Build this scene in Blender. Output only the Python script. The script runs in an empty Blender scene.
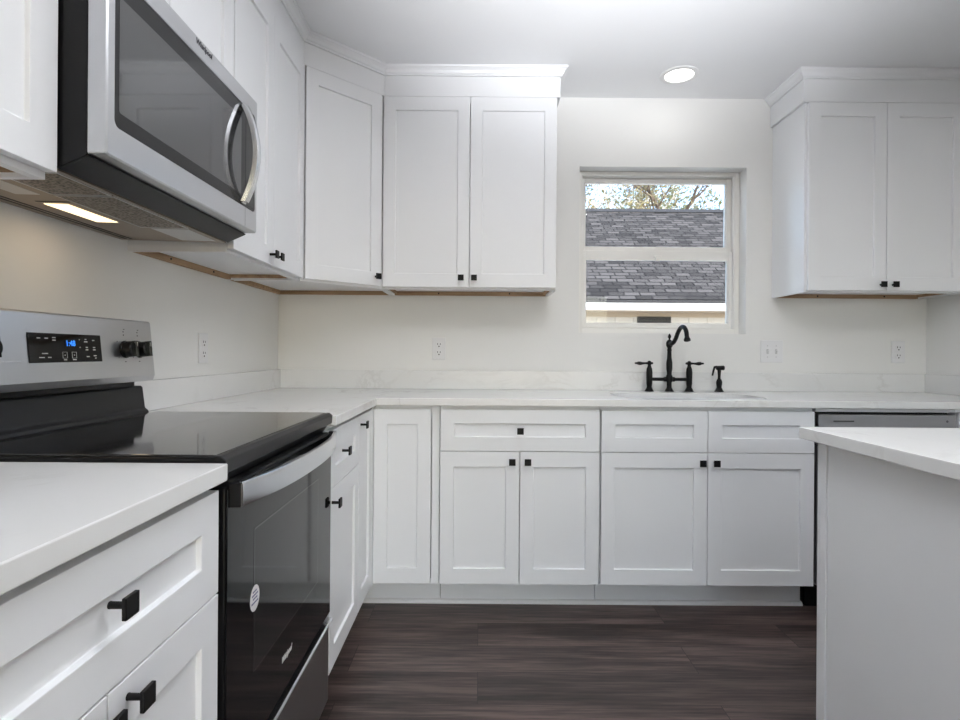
import bpy, bmesh, math, random
from mathutils import Vector, Matrix
random.seed(7)
PI = math.pi
scn = bpy.context.scene
COL = scn.collection

# ------------------------------------------------------------------ camera
XL, XR, H = -1.0826, 2.3963, 2.4814       # left wall, right wall, ceiling
cd = bpy.data.cameras.new('camera')
cd.sensor_width = 36.0
cd.lens = 570.5 / 960 * 36.0
cd.shift_y = -7.4 / 960
cd.clip_start = 0.02
cam = bpy.data.objects.new('camera', cd)
COL.objects.link(cam)
cam.matrix_world = Matrix.Translation((-0.0013, -3.0609, 1.1095)) @ Matrix.Rotation(-0.0007, 4, 'Z') @ Matrix.Rotation(PI / 2, 4, 'X') @ Matrix.Rotation(0.00726, 4, 'Z')
scn.camera = cam

# ------------------------------------------------------------------ world, sun, exposure
w = bpy.data.worlds.new('sky_world')
scn.world = w
w.use_nodes = True
nt = w.node_tree
sky = nt.nodes.new('ShaderNodeTexSky')
sky.sky_type = 'NISHITA'
sky.sun_disc = False
sky.sun_elevation = math.radians(42)
sky.sun_rotation = math.radians(150)
sky.air_density = 1.0
sky.dust_density = 2.0
nt.links.new(sky.outputs[0], nt.nodes['Background'].inputs[0])
nt.nodes['Background'].inputs[1].default_value = 0.7

sd = bpy.data.lights.new('sun', 'SUN')
sd.energy = 2.2
sd.angle = math.radians(0.6)
sd.color = (1.0, 0.96, 0.9)
so = bpy.data.objects.new('sun', sd)
COL.objects.link(so)
so.rotation_euler = Vector((-0.45, 0.75, -0.75)).to_track_quat('-Z', 'Y').to_euler()

# added fill lamp in front of the added patio door, behind the camera
ad = bpy.data.lights.new('rear_fill', 'AREA')
ad.shape = 'RECTANGLE'
ad.size, ad.size_y = 2.6, 1.7
ad.energy = 0.5
ad.color = (0.93, 0.96, 1.0)
ao = bpy.data.objects.new('rear_fill', ad)
COL.objects.link(ao)
ao.location = (0.9, -6.38, 1.3)
ao.rotation_euler = (PI / 2, 0, 0)

# added fill spot just behind the camera, aimed up to bounce off the ceiling
fl_ = bpy.data.lights.new('ceiling_fill', 'SPOT')
fl_.spot_size = math.radians(68)
fl_.spot_blend = 1.0
fl_.shadow_soft_size = 0.08
fl_.energy = 670
fl_.color = (0.955, 0.97, 1.0)
fo_ = bpy.data.objects.new('ceiling_fill', fl_)
COL.objects.link(fo_)
fo_.location = (0.25, -3.2, 1.5)
fo_.rotation_euler = (Vector((0.40, -2.14, H)) - Vector(fo_.location)).to_track_quat('-Z', 'Y').to_euler()

CAN_POWER = 3.0
scn.view_settings.view_transform = 'Standard'
scn.view_settings.look = 'None'
scn.view_settings.exposure = 0.21
scn.view_settings.gamma = 1.0
scn.view_settings.use_curve_mapping = False

# ------------------------------------------------------------------ materials
def new_mat(name):
    m = bpy.data.materials.new(name)
    m.use_nodes = True
    return m, m.node_tree, m.node_tree.nodes['Principled BSDF']

def paint(name, col, rough=0.5, metal=0.0, noise=0.0, scale=6.0, bump=0.0, spec=0.5, coat=0.0):
    m, t, b = new_mat(name)
    b.inputs['Base Color'].default_value = (*col, 1)
    b.inputs['Roughness'].default_value = rough
    b.inputs['Metallic'].default_value = metal
    b.inputs['Specular IOR Level'].default_value = spec
    b.inputs['Coat Weight'].default_value = coat
    if noise or bump:
        tc = t.nodes.new('ShaderNodeTexCoord')
        n = t.nodes.new('ShaderNodeTexNoise')
        n.inputs['Scale'].default_value = scale
        n.inputs['Detail'].default_value = 5
        t.links.new(tc.outputs['Object'], n.inputs['Vector'])
        if noise:
            r = t.nodes.new('ShaderNodeValToRGB')
            r.color_ramp.elements[0].position = 0.3
            r.color_ramp.elements[1].position = 0.7
            r.color_ramp.elements[0].color = (*[c * (1 - noise) for c in col], 1)
            r.color_ramp.elements[1].color = (*[min(1, c * (1 + noise)) for c in col], 1)
            t.links.new(n.outputs['Fac'], r.inputs[0])
            t.links.new(r.outputs[0], b.inputs['Base Color'])
        if bump:
            bp = t.nodes.new('ShaderNodeBump')
            bp.inputs['Strength'].default_value = bump
            bp.inputs['Distance'].default_value = 0.002
            t.links.new(n.outputs['Fac'], bp.inputs['Height'])
            t.links.new(bp.outputs[0], b.inputs['Normal'])
    return m

def emit(name, col, strength):
    m, t, b = new_mat(name)
    b.inputs['Base Color'].default_value = (*col, 1)
    b.inputs['Emission Color'].default_value = (*col, 1)
    b.inputs['Emission Strength'].default_value = strength
    return m

def brushed(name, col, rough=0.3, axis=1, streak=0.012):
    m, t, b = new_mat(name)
    b.inputs['Metallic'].default_value = 1.0
    tc = t.nodes.new('ShaderNodeTexCoord')
    mp = t.nodes.new('ShaderNodeMapping')
    sc = [400.0, 400.0, 400.0]
    sc[axis] = 3.0
    mp.inputs['Scale'].default_value = sc
    n = t.nodes.new('ShaderNodeTexNoise')
    n.inputs['Scale'].default_value = 1.0
    n.inputs['Detail'].default_value = 2
    t.links.new(tc.outputs['Object'], mp.inputs[0])
    t.links.new(mp.outputs[0], n.inputs['Vector'])
    r = t.nodes.new('ShaderNodeMapRange')
    r.inputs[3].default_value = rough - streak
    r.inputs[4].default_value = rough + streak
    t.links.new(n.outputs['Fac'], r.inputs[0])
    t.links.new(r.outputs[0], b.inputs['Roughness'])
    b.inputs['Base Color'].default_value = (*col, 1)
    return m

def glass_mat():
    m = bpy.data.materials.new('window_glass')
    m.use_nodes = True
    t = m.node_tree
    t.nodes.clear()
    out = t.nodes.new('ShaderNodeOutputMaterial')
    mix = t.nodes.new('ShaderNodeMixShader')
    fr = t.nodes.new('ShaderNodeFresnel')
    fr.inputs[0].default_value = 1.28
    tr = t.nodes.new('ShaderNodeBsdfTransparent')
    tr.inputs[0].default_value = (0.97, 0.985, 0.98, 1)
    gl = t.nodes.new('ShaderNodeBsdfGlossy')
    gl.inputs['Roughness'].default_value = 0.02
    t.links.new(fr.outputs[0], mix.inputs[0])
    t.links.new(tr.outputs[0], mix.inputs[1])
    t.links.new(gl.outputs[0], mix.inputs[2])
    t.links.new(mix.outputs[0], out.inputs[0])
    return m

def floor_mat():
    m, t, b = new_mat('dark_wood_planks')
    tc = t.nodes.new('ShaderNodeTexCoord')
    br = t.nodes.new('ShaderNodeTexBrick')
    br.offset = 0.37
    br.inputs['Color1'].default_value = (0, 0, 0, 1)
    br.inputs['Color2'].default_value = (1, 1, 1, 1)
    br.inputs['Mortar'].default_value = (0.5, 0.5, 0.5, 1)
    br.inputs['Scale'].default_value = 1.0
    br.inputs['Mortar Size'].default_value = 0.0012
    br.inputs['Brick Width'].default_value = 1.22
    br.inputs['Row Height'].default_value = 0.18
    t.links.new(tc.outputs['Object'], br.inputs['Vector'])
    # grain, shifted per plank
    add = t.nodes.new('ShaderNodeVectorMath')
    add.operation = 'MULTIPLY_ADD'
    add.inputs[1].default_value = (7.3, 3.1, 0)
    t.links.new(br.outputs['Color'], add.inputs[0])
    t.links.new(tc.outputs['Object'], add.inputs[2])
    mp = t.nodes.new('ShaderNodeMapping')
    mp.inputs['Scale'].default_value = (4.5, 75, 1)
    t.links.new(add.outputs[0], mp.inputs[0])
    n = t.nodes.new('ShaderNodeTexNoise')
    n.inputs['Scale'].default_value = 1.0
    n.inputs['Detail'].default_value = 8
    n.inputs['Roughness'].default_value = 0.62
    n.inputs['Distortion'].default_value = 0.2
    t.links.new(mp.outputs[0], n.inputs['Vector'])
    mp2 = t.nodes.new('ShaderNodeMapping')
    mp2.inputs['Scale'].default_value = (0.9, 11, 1)
    t.links.new(add.outputs[0], mp2.inputs[0])
    nb = t.nodes.new('ShaderNodeTexNoise')
    nb.inputs['Scale'].default_value = 1.0
    nb.inputs['Detail'].default_value = 4
    nb.inputs['Distortion'].default_value = 0.8
    t.links.new(mp2.outputs[0], nb.inputs['Vector'])
    blend = t.nodes.new('ShaderNodeMix')
    blend.inputs[0].default_value = 0.52
    t.links.new(n.outputs['Fac'], blend.inputs[2])
    t.links.new(nb.outputs['Fac'], blend.inputs[3])
    r = t.nodes.new('ShaderNodeValToRGB')
    r.color_ramp.elements[0].position = 0.41
    r.color_ramp.elements[0].color = (0.019, 0.012, 0.0105, 1)
    r.color_ramp.elements[1].position = 0.60
    r.color_ramp.elements[1].color = (0.120, 0.082, 0.074, 1)
    e = r.color_ramp.elements.new(0.5)
    e.color = (0.058, 0.038, 0.034, 1)
    t.links.new(blend.outputs[0], r.inputs[0])
    hs = t.nodes.new('ShaderNodeMix')
    hs.data_type = 'RGBA'
    hs.blend_type = 'MULTIPLY'
    hs.inputs[0].default_value = 1.0
    rv = t.nodes.new('ShaderNodeMapRange')
    rv.inputs[3].default_value = 0.78
    rv.inputs[4].default_value = 1.22
    t.links.new(br.outputs['Color'], rv.inputs[0])
    t.links.new(r.outputs[0], hs.inputs[6])
    t.links.new(rv.outputs[0], hs.inputs[7])
    mo = t.nodes.new('ShaderNodeMix')
    mo.data_type = 'RGBA'
    mo.inputs[7].default_value = (0.012, 0.009, 0.008, 1)
    t.links.new(br.outputs['Fac'], mo.inputs[0])
    t.links.new(hs.outputs[2], mo.inputs[6])
    t.links.new(mo.outputs[2], b.inputs['Base Color'])
    b.inputs['Roughness'].default_value = 0.42
    bp = t.nodes.new('ShaderNodeBump')
    bp.inputs['Strength'].default_value = 0.15
    bp.inputs['Distance'].default_value = 0.002
    t.links.new(n.outputs['Fac'], bp.inputs['Height'])
    t.links.new(bp.outputs[0], b.inputs['Normal'])
    return m

def quartz_mat():
    m, t, b = new_mat('white_quartz')
    tc = t.nodes.new('ShaderNodeTexCoord')
    n = t.nodes.new('ShaderNodeTexNoise')
    n.inputs['Scale'].default_value = 2.3
    n.inputs['Detail'].default_value = 7
    n.inputs['Roughness'].default_value = 0.6
    n.inputs['Distortion'].default_value = 1.2
    t.links.new(tc.outputs['Object'], n.inputs['Vector'])
    r = t.nodes.new('ShaderNodeValToRGB')
    cr = r.color_ramp
    base = (0.80, 0.80, 0.795, 1)
    cr.elements[0].position = 0.47
    cr.elements[0].color = base
    cr.elements[1].position = 0.53
    cr.elements[1].color = base
    e = cr.elements.new(0.5)
    e.color = (0.66, 0.65, 0.635, 1)
    t.links.new(n.outputs['Fac'], r.inputs[0])
    # the veins come and go
    n2 = t.nodes.new('ShaderNodeTexNoise')
    n2.inputs['Scale'].default_value = 3.1
    t.links.new(tc.outputs['Object'], n2.inputs['Vector'])
    mr = t.nodes.new('ShaderNodeMapRange')
    mr.inputs[1].default_value = 0.45
    mr.inputs[2].default_value = 0.7
    t.links.new(n2.outputs['Fac'], mr.inputs[0])
    mx = t.nodes.new('ShaderNodeMix')
    mx.data_type = 'RGBA'
    mx.inputs[6].default_value = base
    t.links.new(mr.outputs[0], mx.inputs[0])
    t.links.new(r.outputs[0], mx.inputs[7])
    t.links.new(mx.outputs[2], b.inputs['Base Color'])
    b.inputs['Roughness'].default_value = 0.22
    return m

def shingle_mat():
    m, t, b = new_mat('asphalt_shingles')
    tc = t.nodes.new('ShaderNodeTexCoord')
    br = t.nodes.new('ShaderNodeTexBrick')
    br.offset = 0.36
    br.inputs['Color1'].default_value = (0.036, 0.034, 0.033, 1)
    br.inputs['Color2'].default_value = (0.105, 0.098, 0.094, 1)
    br.inputs['Mortar'].default_value = (0.012, 0.012, 0.012, 1)
    br.inputs['Scale'].default_value = 1.0
    br.inputs['Mortar Size'].default_value = 0.012
    br.inputs['Mortar Smooth'].default_value = 0.3
    br.inputs['Brick Width'].default_value = 0.25
    br.inputs['Row Height'].default_value = 0.125
    n = t.nodes.new('ShaderNodeTexNoise')
    n.inputs['Scale'].default_value = 3.0
    t.links.new(tc.outputs['UV'], n.inputs['Vector'])
    ad_ = t.nodes.new('ShaderNodeVectorMath')
    ad_.operation = 'MULTIPLY_ADD'
    ad_.inputs[1].default_value = (0.10, 0.015, 0)
    t.links.new(n.outputs['Color'], ad_.inputs[0])
    t.links.new(tc.outputs['UV'], ad_.inputs[2])
    t.links.new(ad_.outputs[0], br.inputs['Vector'])
    t.links.new(br.outputs['Color'], b.inputs['Base Color'])
    b.inputs['Specular IOR Level'].default_value = 0.1
    b.inputs['Roughness'].default_value = 0.9
    return m

def mesh_filter_mat():
    m, t, b = new_mat('grease_filter_mesh')
    tc = t.nodes.new('ShaderNodeTexCoord')
    v = t.nodes.new('ShaderNodeTexVoronoi')
    v.inputs['Scale'].default_value = 150
    t.links.new(tc.outputs['Object'], v.inputs['Vector'])
    r = t.nodes.new('ShaderNodeValToRGB')
    r.color_ramp.elements[0].position = 0.2
    r.color_ramp.elements[0].color = (0.02, 0.017, 0.014, 1)
    r.color_ramp.elements[1].position = 0.6
    r.color_ramp.elements[1].color = (0.30, 0.255, 0.21, 1)
    t.links.new(v.outputs['Distance'], r.inputs[0])
    t.links.new(r.outputs[0], b.inputs['Base Color'])
    b.inputs['Metallic'].default_value = 0.7
    b.inputs['Roughness'].default_value = 0.45
    bp = t.nodes.new('ShaderNodeBump')
    bp.inputs['Strength'].default_value = 0.8
    bp.inputs['Distance'].default_value = 0.002
    t.links.new(v.outputs['Distance'], bp.inputs['Height'])
    t.links.new(bp.outputs[0], b.inputs['Normal'])
    return m

def wood_mat():
    m, t, b = new_mat('raw_wood')
    tc = t.nodes.new('ShaderNodeTexCoord')
    mp = t.nodes.new('ShaderNodeMapping')
    mp.inputs['Scale'].default_value = (4, 40, 60)
    n = t.nodes.new('ShaderNodeTexNoise')
    n.inputs['Scale'].default_value = 1.0
    n.inputs['Detail'].default_value = 6
    t.links.new(tc.outputs['Object'], mp.inputs[0])
    t.links.new(mp.outputs[0], n.inputs['Vector'])
    r = t.nodes.new('ShaderNodeValToRGB')
    r.color_ramp.elements[0].position = 0.3
    r.color_ramp.elements[0].color = (0.27, 0.16, 0.085, 1)
    r.color_ramp.elements[1].position = 0.7
    r.color_ramp.elements[1].color = (0.50, 0.34, 0.20, 1)
    t.links.new(n.outputs['Fac'], r.inputs[0])
    t.links.new(r.outputs[0], b.inputs['Base Color'])
    b.inputs['Roughness'].default_value = 0.7
    return m

M = {}
M['cabinet'] = paint('white_cabinet_paint', (0.835, 0.845, 0.865), 0.38)
M['wall'] = paint('warm_white_wall_paint', (0.83, 0.827, 0.812), 0.75, noise=0.012, scale=2.0, bump=0.05)
M['ceiling'] = paint('white_ceiling_paint', (0.86, 0.865, 0.88), 0.85, noise=0.012, scale=2.0)
M['trim'] = paint('white_trim_paint', (0.80, 0.80, 0.80), 0.4)
M['vinyl'] = paint('white_vinyl', (0.88, 0.87, 0.84), 0.35)
M['floor'] = floor_mat()
M['quartz'] = quartz_mat()
M['black'] = paint('matte_black_metal', (0.005, 0.005, 0.0055), 0.45, spec=0.22)
M['blackplastic'] = paint('black_plastic', (0.006, 0.006, 0.007), 0.35, spec=0.25)
M['blackglass'] = paint('black_glass', (0.004, 0.004, 0.0045), 0.05, spec=0.3)
M['cookglass'] = paint('black_ceramic_glass', (0.008, 0.008, 0.009), 0.07, spec=0.7, coat=0.2)
M['smoked'] = paint('smoked_window_glass', (0.014, 0.014, 0.0145), 0.06, spec=0.32)
M['microglass'] = paint('grey_mesh_window_glass', (0.03, 0.03, 0.031), 0.06, spec=0.75, coat=0.3)
M['smokeborder'] = paint('dark_printed_glass', (0.008, 0.008, 0.009), 0.12, spec=0.25)
M['darkgrey'] = paint('charcoal_enamel', (0.014, 0.0145, 0.016), 0.4, spec=0.3)
M['steel'] = brushed('stainless_steel', (0.55, 0.555, 0.57), 0.28, axis=0)
M['steeldark'] = paint('dark_stainless_steel', (0.38, 0.38, 0.39), 0.28, metal=1.0)
M['warmsteel'] = paint('warm_tinted_steel', (0.30, 0.245, 0.195), 0.38, metal=0.85)  # steel with the warm tint of the lamplight put into its colour
M['chrome'] = brushed('satin_handle_steel', (0.72, 0.73, 0.75), 0.25, axis=0)
M['filter'] = mesh_filter_mat()
M['wood'] = wood_mat()
M['glass'] = glass_mat()
M['plate'] = paint('white_plastic', (0.80, 0.80, 0.81), 0.3)
M['plateline'] = paint('pale_grey_plastic', (0.55, 0.55, 0.56), 0.4)
M['slot'] = paint('dark_slot', (0.03, 0.03, 0.03), 0.6)
M['print'] = paint('grey_print', (0.55, 0.55, 0.55), 0.5)
M['inkdark'] = paint('dark_print', (0.06, 0.06, 0.07), 0.5)
M['inkblue'] = paint('blue_print', (0.06, 0.07, 0.2), 0.5)
M['silverprint'] = paint('silver_print', (0.7, 0.7, 0.7), 0.4)
M['sticker'] = paint('white_sticker', (0.75, 0.74, 0.75), 0.5)
M['bluelcd'] = emit('blue_display_digits', (0.03, 0.25, 1.0), 0.7)
M['lens'] = emit('lamp_lens', (1.0, 0.97, 0.92), 2.5)
M['warmlens'] = emit('warm_lamp_lens', (1.0, 0.80, 0.52), 1.5)
M['shingle'] = shingle_mat()
M['fascia'] = paint('white_fascia_paint', (0.82, 0.82, 0.81), 0.5)
M['siding'] = paint('cream_siding', (0.46, 0.43, 0.385), 0.7)
M['soffit'] = paint('tan_soffit', (0.36, 0.30, 0.225), 0.7)
M['ridge'] = paint('dark_ridge_cap', (0.035, 0.035, 0.037), 0.9)
M['louver'] = paint('dark_vent', (0.02, 0.02, 0.02), 0.5)
M['bark'] = paint('brown_bark', (0.13, 0.095, 0.07), 0.9, noise=0.3, scale=9)
M['palebark'] = paint('pale_bark', (0.62, 0.56, 0.49), 0.9, noise=0.2, scale=9)
M['leaf'] = paint('olive_leaves', (0.11, 0.12, 0.05), 0.8, noise=0.4, scale=2.0)
M['leafy'] = paint('yellow_green_leaves', (0.20, 0.165, 0.075), 0.8, noise=0.3, scale=2.0)
M['bounceground'] = paint('pale_bounce_ground', (0.58, 0.56, 0.52), 0.95, noise=0.1, scale=3)  # unseen ground, made pale to bounce daylight up through the window

# ------------------------------------------------------------------ mesh helpers
class MB:
    """collects shapes into one bmesh"""
    def __init__(s):
        s.bm = bmesh.new()
    def box(s, x0, x1, y0, y1, z0, z1):
        if x1 < x0: x0, x1 = x1, x0
        if y1 < y0: y0, y1 = y1, y0
        if z1 < z0: z0, z1 = z1, z0
        v = [s.bm.verts.new(p) for p in ((x0,y0,z0),(x1,y0,z0),(x1,y1,z0),(x0,y1,z0),(x0,y0,z1),(x1,y0,z1),(x1,y1,z1),(x0,y1,z1))]
        for f in ((0,3,2,1),(4,5,6,7),(0,1,5,4),(1,2,6,5),(2,3,7,6),(3,0,4,7)):
            s.bm.faces.new([v[i] for i in f])
        return s
    def prism(s, pts, a, b, axis='x'):
        """extrude a 2D outline between a and b along an axis; pts are the two other coordinates"""
        def P(p, t):
            return {'x': (t, p[0], p[1]), 'y': (p[0], t, p[1]), 'z': (p[0], p[1], t)}[axis]
        A = [s.bm.verts.new(P(p, a)) for p in pts]
        B = [s.bm.verts.new(P(p, b)) for p in pts]
        n = len(pts)
        s.bm.faces.new(A)
        s.bm.faces.new(B[::-1])
        for i in range(n):
            j = (i + 1) % n
            s.bm.faces.new((A[i], B[i], B[j], A[j]))
        return s
    def lathe(s, prof, cx, cy, cz, seg=20, mat=None):
        """profile of (radius, height) turned about a vertical axis, or any axis given by mat"""
        rings = []
        for r, z in prof:
            ring = []
            for k in range(seg):
                a = 2 * PI * k / seg
                p = Vector((r * math.cos(a), r * math.sin(a), z))
                if mat: p = mat @ p
                ring.append(s.bm.verts.new(p + Vector((cx, cy, cz))))
            rings.append(ring)
        for i in range(len(rings) - 1):
            for k in range(seg):
                j = (k + 1) % seg
                s.bm.faces.new((rings[i][k], rings[i][j], rings[i+1][j], rings[i+1][k]))
        s.bm.faces.new(rings[0][::-1])
        s.bm.faces.new(rings[-1])
        return s
    def tube(s, pts, rad, seg=12):
        pts = [Vector(p) for p in pts]
        if not isinstance(rad, (list, tuple)): rad = [rad] * len(pts)
        rings = []
        up = None
        for i, p in enumerate(pts):
            d = (pts[min(i+1, len(pts)-1)] - pts[max(i-1, 0)]).normalized()
            if up is None:
                up = d.orthogonal().normalized()
            up = (up - d * up.dot(d))
            up = up.normalized() if up.length > 1e-6 else d.orthogonal().normalized()
            q = d.cross(up)
            rings.append([s.bm.verts.new(p + (up * math.cos(2*PI*k/seg) + q * math.sin(2*PI*k/seg)) * rad[i]) for k in range(seg)])
        for i in range(len(rings) - 1):
            for k in range(seg):
                j = (k + 1) % seg
                s.bm.faces.new((rings[i][k], rings[i][j], rings[i+1][j], rings[i+1][k]))
        s.bm.faces.new(rings[0][::-1])
        s.bm.faces.new(rings[-1])
        return s
    def loft(s, sections):
        """closed loft through equal-length outlines"""
        R = [[s.bm.verts.new(p) for p in sec] for sec in sections]
        n = len(R[0])
        for i in range(len(R) - 1):
            for k in range(n):
                j = (k + 1) % n
                s.bm.faces.new((R[i][k], R[i][j], R[i+1][j], R[i+1][k]))
        s.bm.faces.new(R[0][::-1])
        s.bm.faces.new(R[-1])
        return s
    def shaker(s, x0, x1, z0, z1, yf, th=0.02, st=0.0577, rl=0.065, rec=0.009, rb=None):
        """shaker panel: flat frame round a recessed field; front at y = yf facing -y"""
        rb = rl if rb is None else rb
        V = s.bm.verts.new
        def rect(a, b, c, d, y): return [V((a, y, c)), V((b, y, c)), V((b, y, d)), V((a, y, d))]
        o = rect(x0, x1, z0, z1, yf)
        i = rect(x0+st, x1-st, z0+rb, z1-rl, yf)
        q = 0.0015
        r = rect(x0+st+q, x1-st-q, z0+rb+q, z1-rl-q, yf+rec)
        k = rect(x0, x1, z0, z1, yf+th)
        F = s.bm.faces.new
        for a in range(4):
            b = (a + 1) % 4
            F((o[a], o[b], i[b], i[a]))
            F((i[a], i[b], r[b], r[a]))
            F((k[a], k[b], o[b], o[a]))
        F(r)
        F(k[::-1])
        return s
    def build(s, name, mat, parent=None, bevel=0.0, smooth=False, seg=2, angle=35):
        bmesh.ops.recalc_face_normals(s.bm, faces=s.bm.faces)
        me = bpy.data.meshes.new(name)
        s.bm.to_mesh(me)
        s.bm.free()
        o = bpy.data.objects.new(name, me)
        COL.objects.link(o)
        if mat: me.materials.append(mat)
        if parent: o.parent = parent
        if smooth:
            for p in me.polygons: p.use_smooth = True
            es = o.modifiers.new('edges', 'EDGE_SPLIT')
            es.split_angle = math.radians(50)
        if bevel:
            b = o.modifiers.new('bevel', 'BEVEL')
            b.width = bevel
            b.segments = seg
            b.limit_method = 'ANGLE'
            b.angle_limit = math.radians(angle)
            b.harden_normals = False
        return o

def box(name, mat, parent, x0, x1, y0, y1, z0, z1, bevel=0.0):
    return MB().box(x0, x1, y0, y1, z0, z1).build(name, mat, parent, bevel)

def tag(o, label, cat, group=None):
    o['label'] = label
    o['category'] = cat
    if group: o['group'] = group
    return o

def thing(name, label, cat, loc=(0, 0, 0), rot=0.0, group=None):
    o = bpy.data.objects.new(name, None)
    o.empty_display_size = 0.1
    COL.objects.link(o)
    o.location = loc
    o.rotation_euler = (0, 0, rot)
    return tag(o, label, cat, group)

def structure(o):
    o['kind'] = 'structure'
    return o

def text_part(name, body, size, mat, parent, loc, rot, shear=0.0, bold=0.0, squeeze=1.0):
    c = bpy.data.curves.new(name, 'FONT')
    c.body = body
    c.size = size
    c.align_x = 'CENTER'
    c.align_y = 'CENTER'
    c.extrude = 0.0003
    c.shear = shear
    c.offset = bold
    c.resolution_u = 4
    t = bpy.data.objects.new('tmp_text', c)
    COL.objects.link(t)
    dg = bpy.context.evaluated_depsgraph_get()
    me = bpy.data.meshes.new_from_object(t.evaluated_get(dg))
    bpy.data.objects.remove(t)
    bpy.data.curves.remove(c)
    me.transform(Matrix.Translation(loc) @ rot.to_4x4() @ Matrix.Diagonal((squeeze, 1, 1, 1)))
    me.name = name
    me.materials.clear()
    me.materials.append(mat)
    o = bpy.data.objects.new(name, me)
    COL.objects.link(o)
    o.parent = parent
    return o
FRONT = Matrix.Rotation(PI / 2, 3, 'X')      # text lying in a local front (facing -y)

# ------------------------------------------------------------------ room shell
structure(box('floor', M['floor'], None, XL - 0.1, XR + 0.1, -6.6, 0.0, -0.06, 0.0))
structure(box('ceiling', M['ceiling'], None, XL - 0.1, XR + 0.1, -6.6, 0.2, H, H + 0.2))
WX0, WX1, WZ0, WZ1 = 0.529, 1.4256, 1.2195, 2.112
wb = MB()
wb.box(XL - 0.1, WX0, 0, 0.2, -0.06, H)
wb.box(WX1, XR + 0.1, 0, 0.2, -0.06, H)
wb.box(WX0, WX1, 0, 0.2, -0.06, WZ0)
wb.box(WX0, WX1, 0, 0.2, WZ1, H)
bmesh.ops.remove_doubles(wb.bm, verts=wb.bm.verts, dist=1e-5)
structure(wb.build('wall_back', M['wall']))
structure(box('wall_left', M['wall'], None, XL - 0.1, XL, -6.6, 0.0, 0.0, H))
structure(box('wall_right', M['wall'], None, XR, XR + 0.1, -6.6, 0.0, 0.0, H))
wf = MB()
wf.box(XL, -0.45, -6.6, -6.5, 0, H)
wf.box(2.25, XR, -6.6, -6.5, 0, H)
wf.box(-0.45, 2.25, -6.6, -6.5, 2.15, H)
structure(wf.build('wall_front', M['wall']))
# patio door added in the unseen rear wall to let daylight in
d1 = bpy.data.objects.new('added_door_1', None)
COL.objects.link(d1)
d1.location = (0.9, -6.55, 0)
structure(d1)
fr = MB()
for a, b in ((-1.345, -1.29), (-0.03, 0.03), (1.29, 1.345)):
    fr.box(a, b, -0.03, 0.03, 0.0, 2.145)
fr.box(-1.29, 1.29, -0.03, 0.03, 2.09, 2.145)
fr.box(-1.29, 1.29, -0.03, 0.03, 0.0, 0.06)
fr.build('added_door_frame', M['vinyl'], d1, 0.003)
for s_ in (-0.66, 0.66):
    box('added_door_pane', M['glass'], d1, s_ - 0.63, s_ + 0.63, -0.003, 0.003, 0.06, 2.09)

# ------------------------------------------------------------------ window over the sink
w1 = bpy.data.objects.new('window_1', None)
COL.objects.link(w1)
w1.location = ((WX0 + WX1) / 2, 0.08, WZ0)
structure(w1)
hw = (WX1 - WX0) / 2 - 0.001
hh = WZ1 - WZ0 - 0.001
fm = MB()
fm.box(-hw, -hw + 0.026, 0, 0.085, 0.001, hh)
fm.box(hw - 0.026, hw, 0, 0.085, 0.001, hh)
fm.box(-hw + 0.026, hw - 0.026, 0, 0.085, hh - 0.022, hh)
fm.box(-hw + 0.026, hw - 0.026, 0, 0.085, 0.001, 0.030)
# jamb tracks
fm.box(-hw + 0.026, -hw + 0.032, 0.005, 0.012, 0.03, hh - 0.022)
fm.box(hw - 0.032, hw - 0.026, 0.005, 0.012, 0.03, hh - 0.022)
fm.build('window_frame', M['vinyl'], w1, 0.002)
def sash(x0, x1, z0, z1, y0, y1, sx, st, sb):
    s = MB()
    s.box(x0, x0 + sx, y0, y1, z0, z1)
    s.box(x1 - sx, x1, y0, y1, z0, z1)
    s.box(x0 + sx, x1 - sx, y0, y1, z1 - st, z1)
    s.box(x0 + sx, x1 - sx, y0, y1, z0, z0 + sb)
    # glazing bead
    b = 0.004
    s.box(x0 + sx, x0 + sx + b, y0 + 0.008, y1, z0 + sb, z1 - st)
    s.box(x1 - sx - b, x1 - sx, y0 + 0.008, y1, z0 + sb, z1 - st)
    o = s.build('window_sash', M['vinyl'], w1, 0.002)
    MB().box(x0 + sx - 0.005, x1 - sx + 0.005, (y0 + y1) / 2, (y0 + y1) / 2 + 0.004, z0 + sb - 0.005, z1 - st + 0.005).build('window_pane', M['glass'], o)
    return o
zc = 1.655 - WZ0
up_ = sash(-hw + 0.027, hw - 0.027, zc - 0.0, hh - 0.023, 0.045, 0.075, 0.026, 0.027, 0.052)
lo_ = sash(-hw + 0.033, hw - 0.033, 0.031, 1.680 - WZ0, 0.014, 0.043, 0.020, 0.052, 0.030)
MB().box(-0.022, 0.022, 0.004, 0.014, 1.640 - WZ0, 1.652 - WZ0).box(-0.012, 0.012, 0.0, 0.014, 1.622 - WZ0, 1.640 - WZ0).build('sash_lock', M['vinyl'], lo_, 0.002)
for sx in (-1, 1):
    MB().box(sx * (hw - 0.014) - 0.004, sx * (hw - 0.014) + 0.004, -0.004, 0.0, 0.56, 0.585).build('tilt_latch', M['vinyl'], w1, 0.001)

# ------------------------------------------------------------------ cabinets
def knob(parent, x, z, yf):
    k = MB()
    rot = Matrix.Rotation(PI / 2, 3, 'X')
    k.lathe([(0.0052, 0.0), (0.0046, 0.003), (0.0044, 0.022), (0.006, 0.024)], x, yf, z, 14, rot)
    k.box(x - 0.0138, x + 0.0138, yf - 0.0295, yf - 0.0235, z - 0.0138, z + 0.0138)
    return k.build('knob', M['black'], parent, 0.0012)

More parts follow.
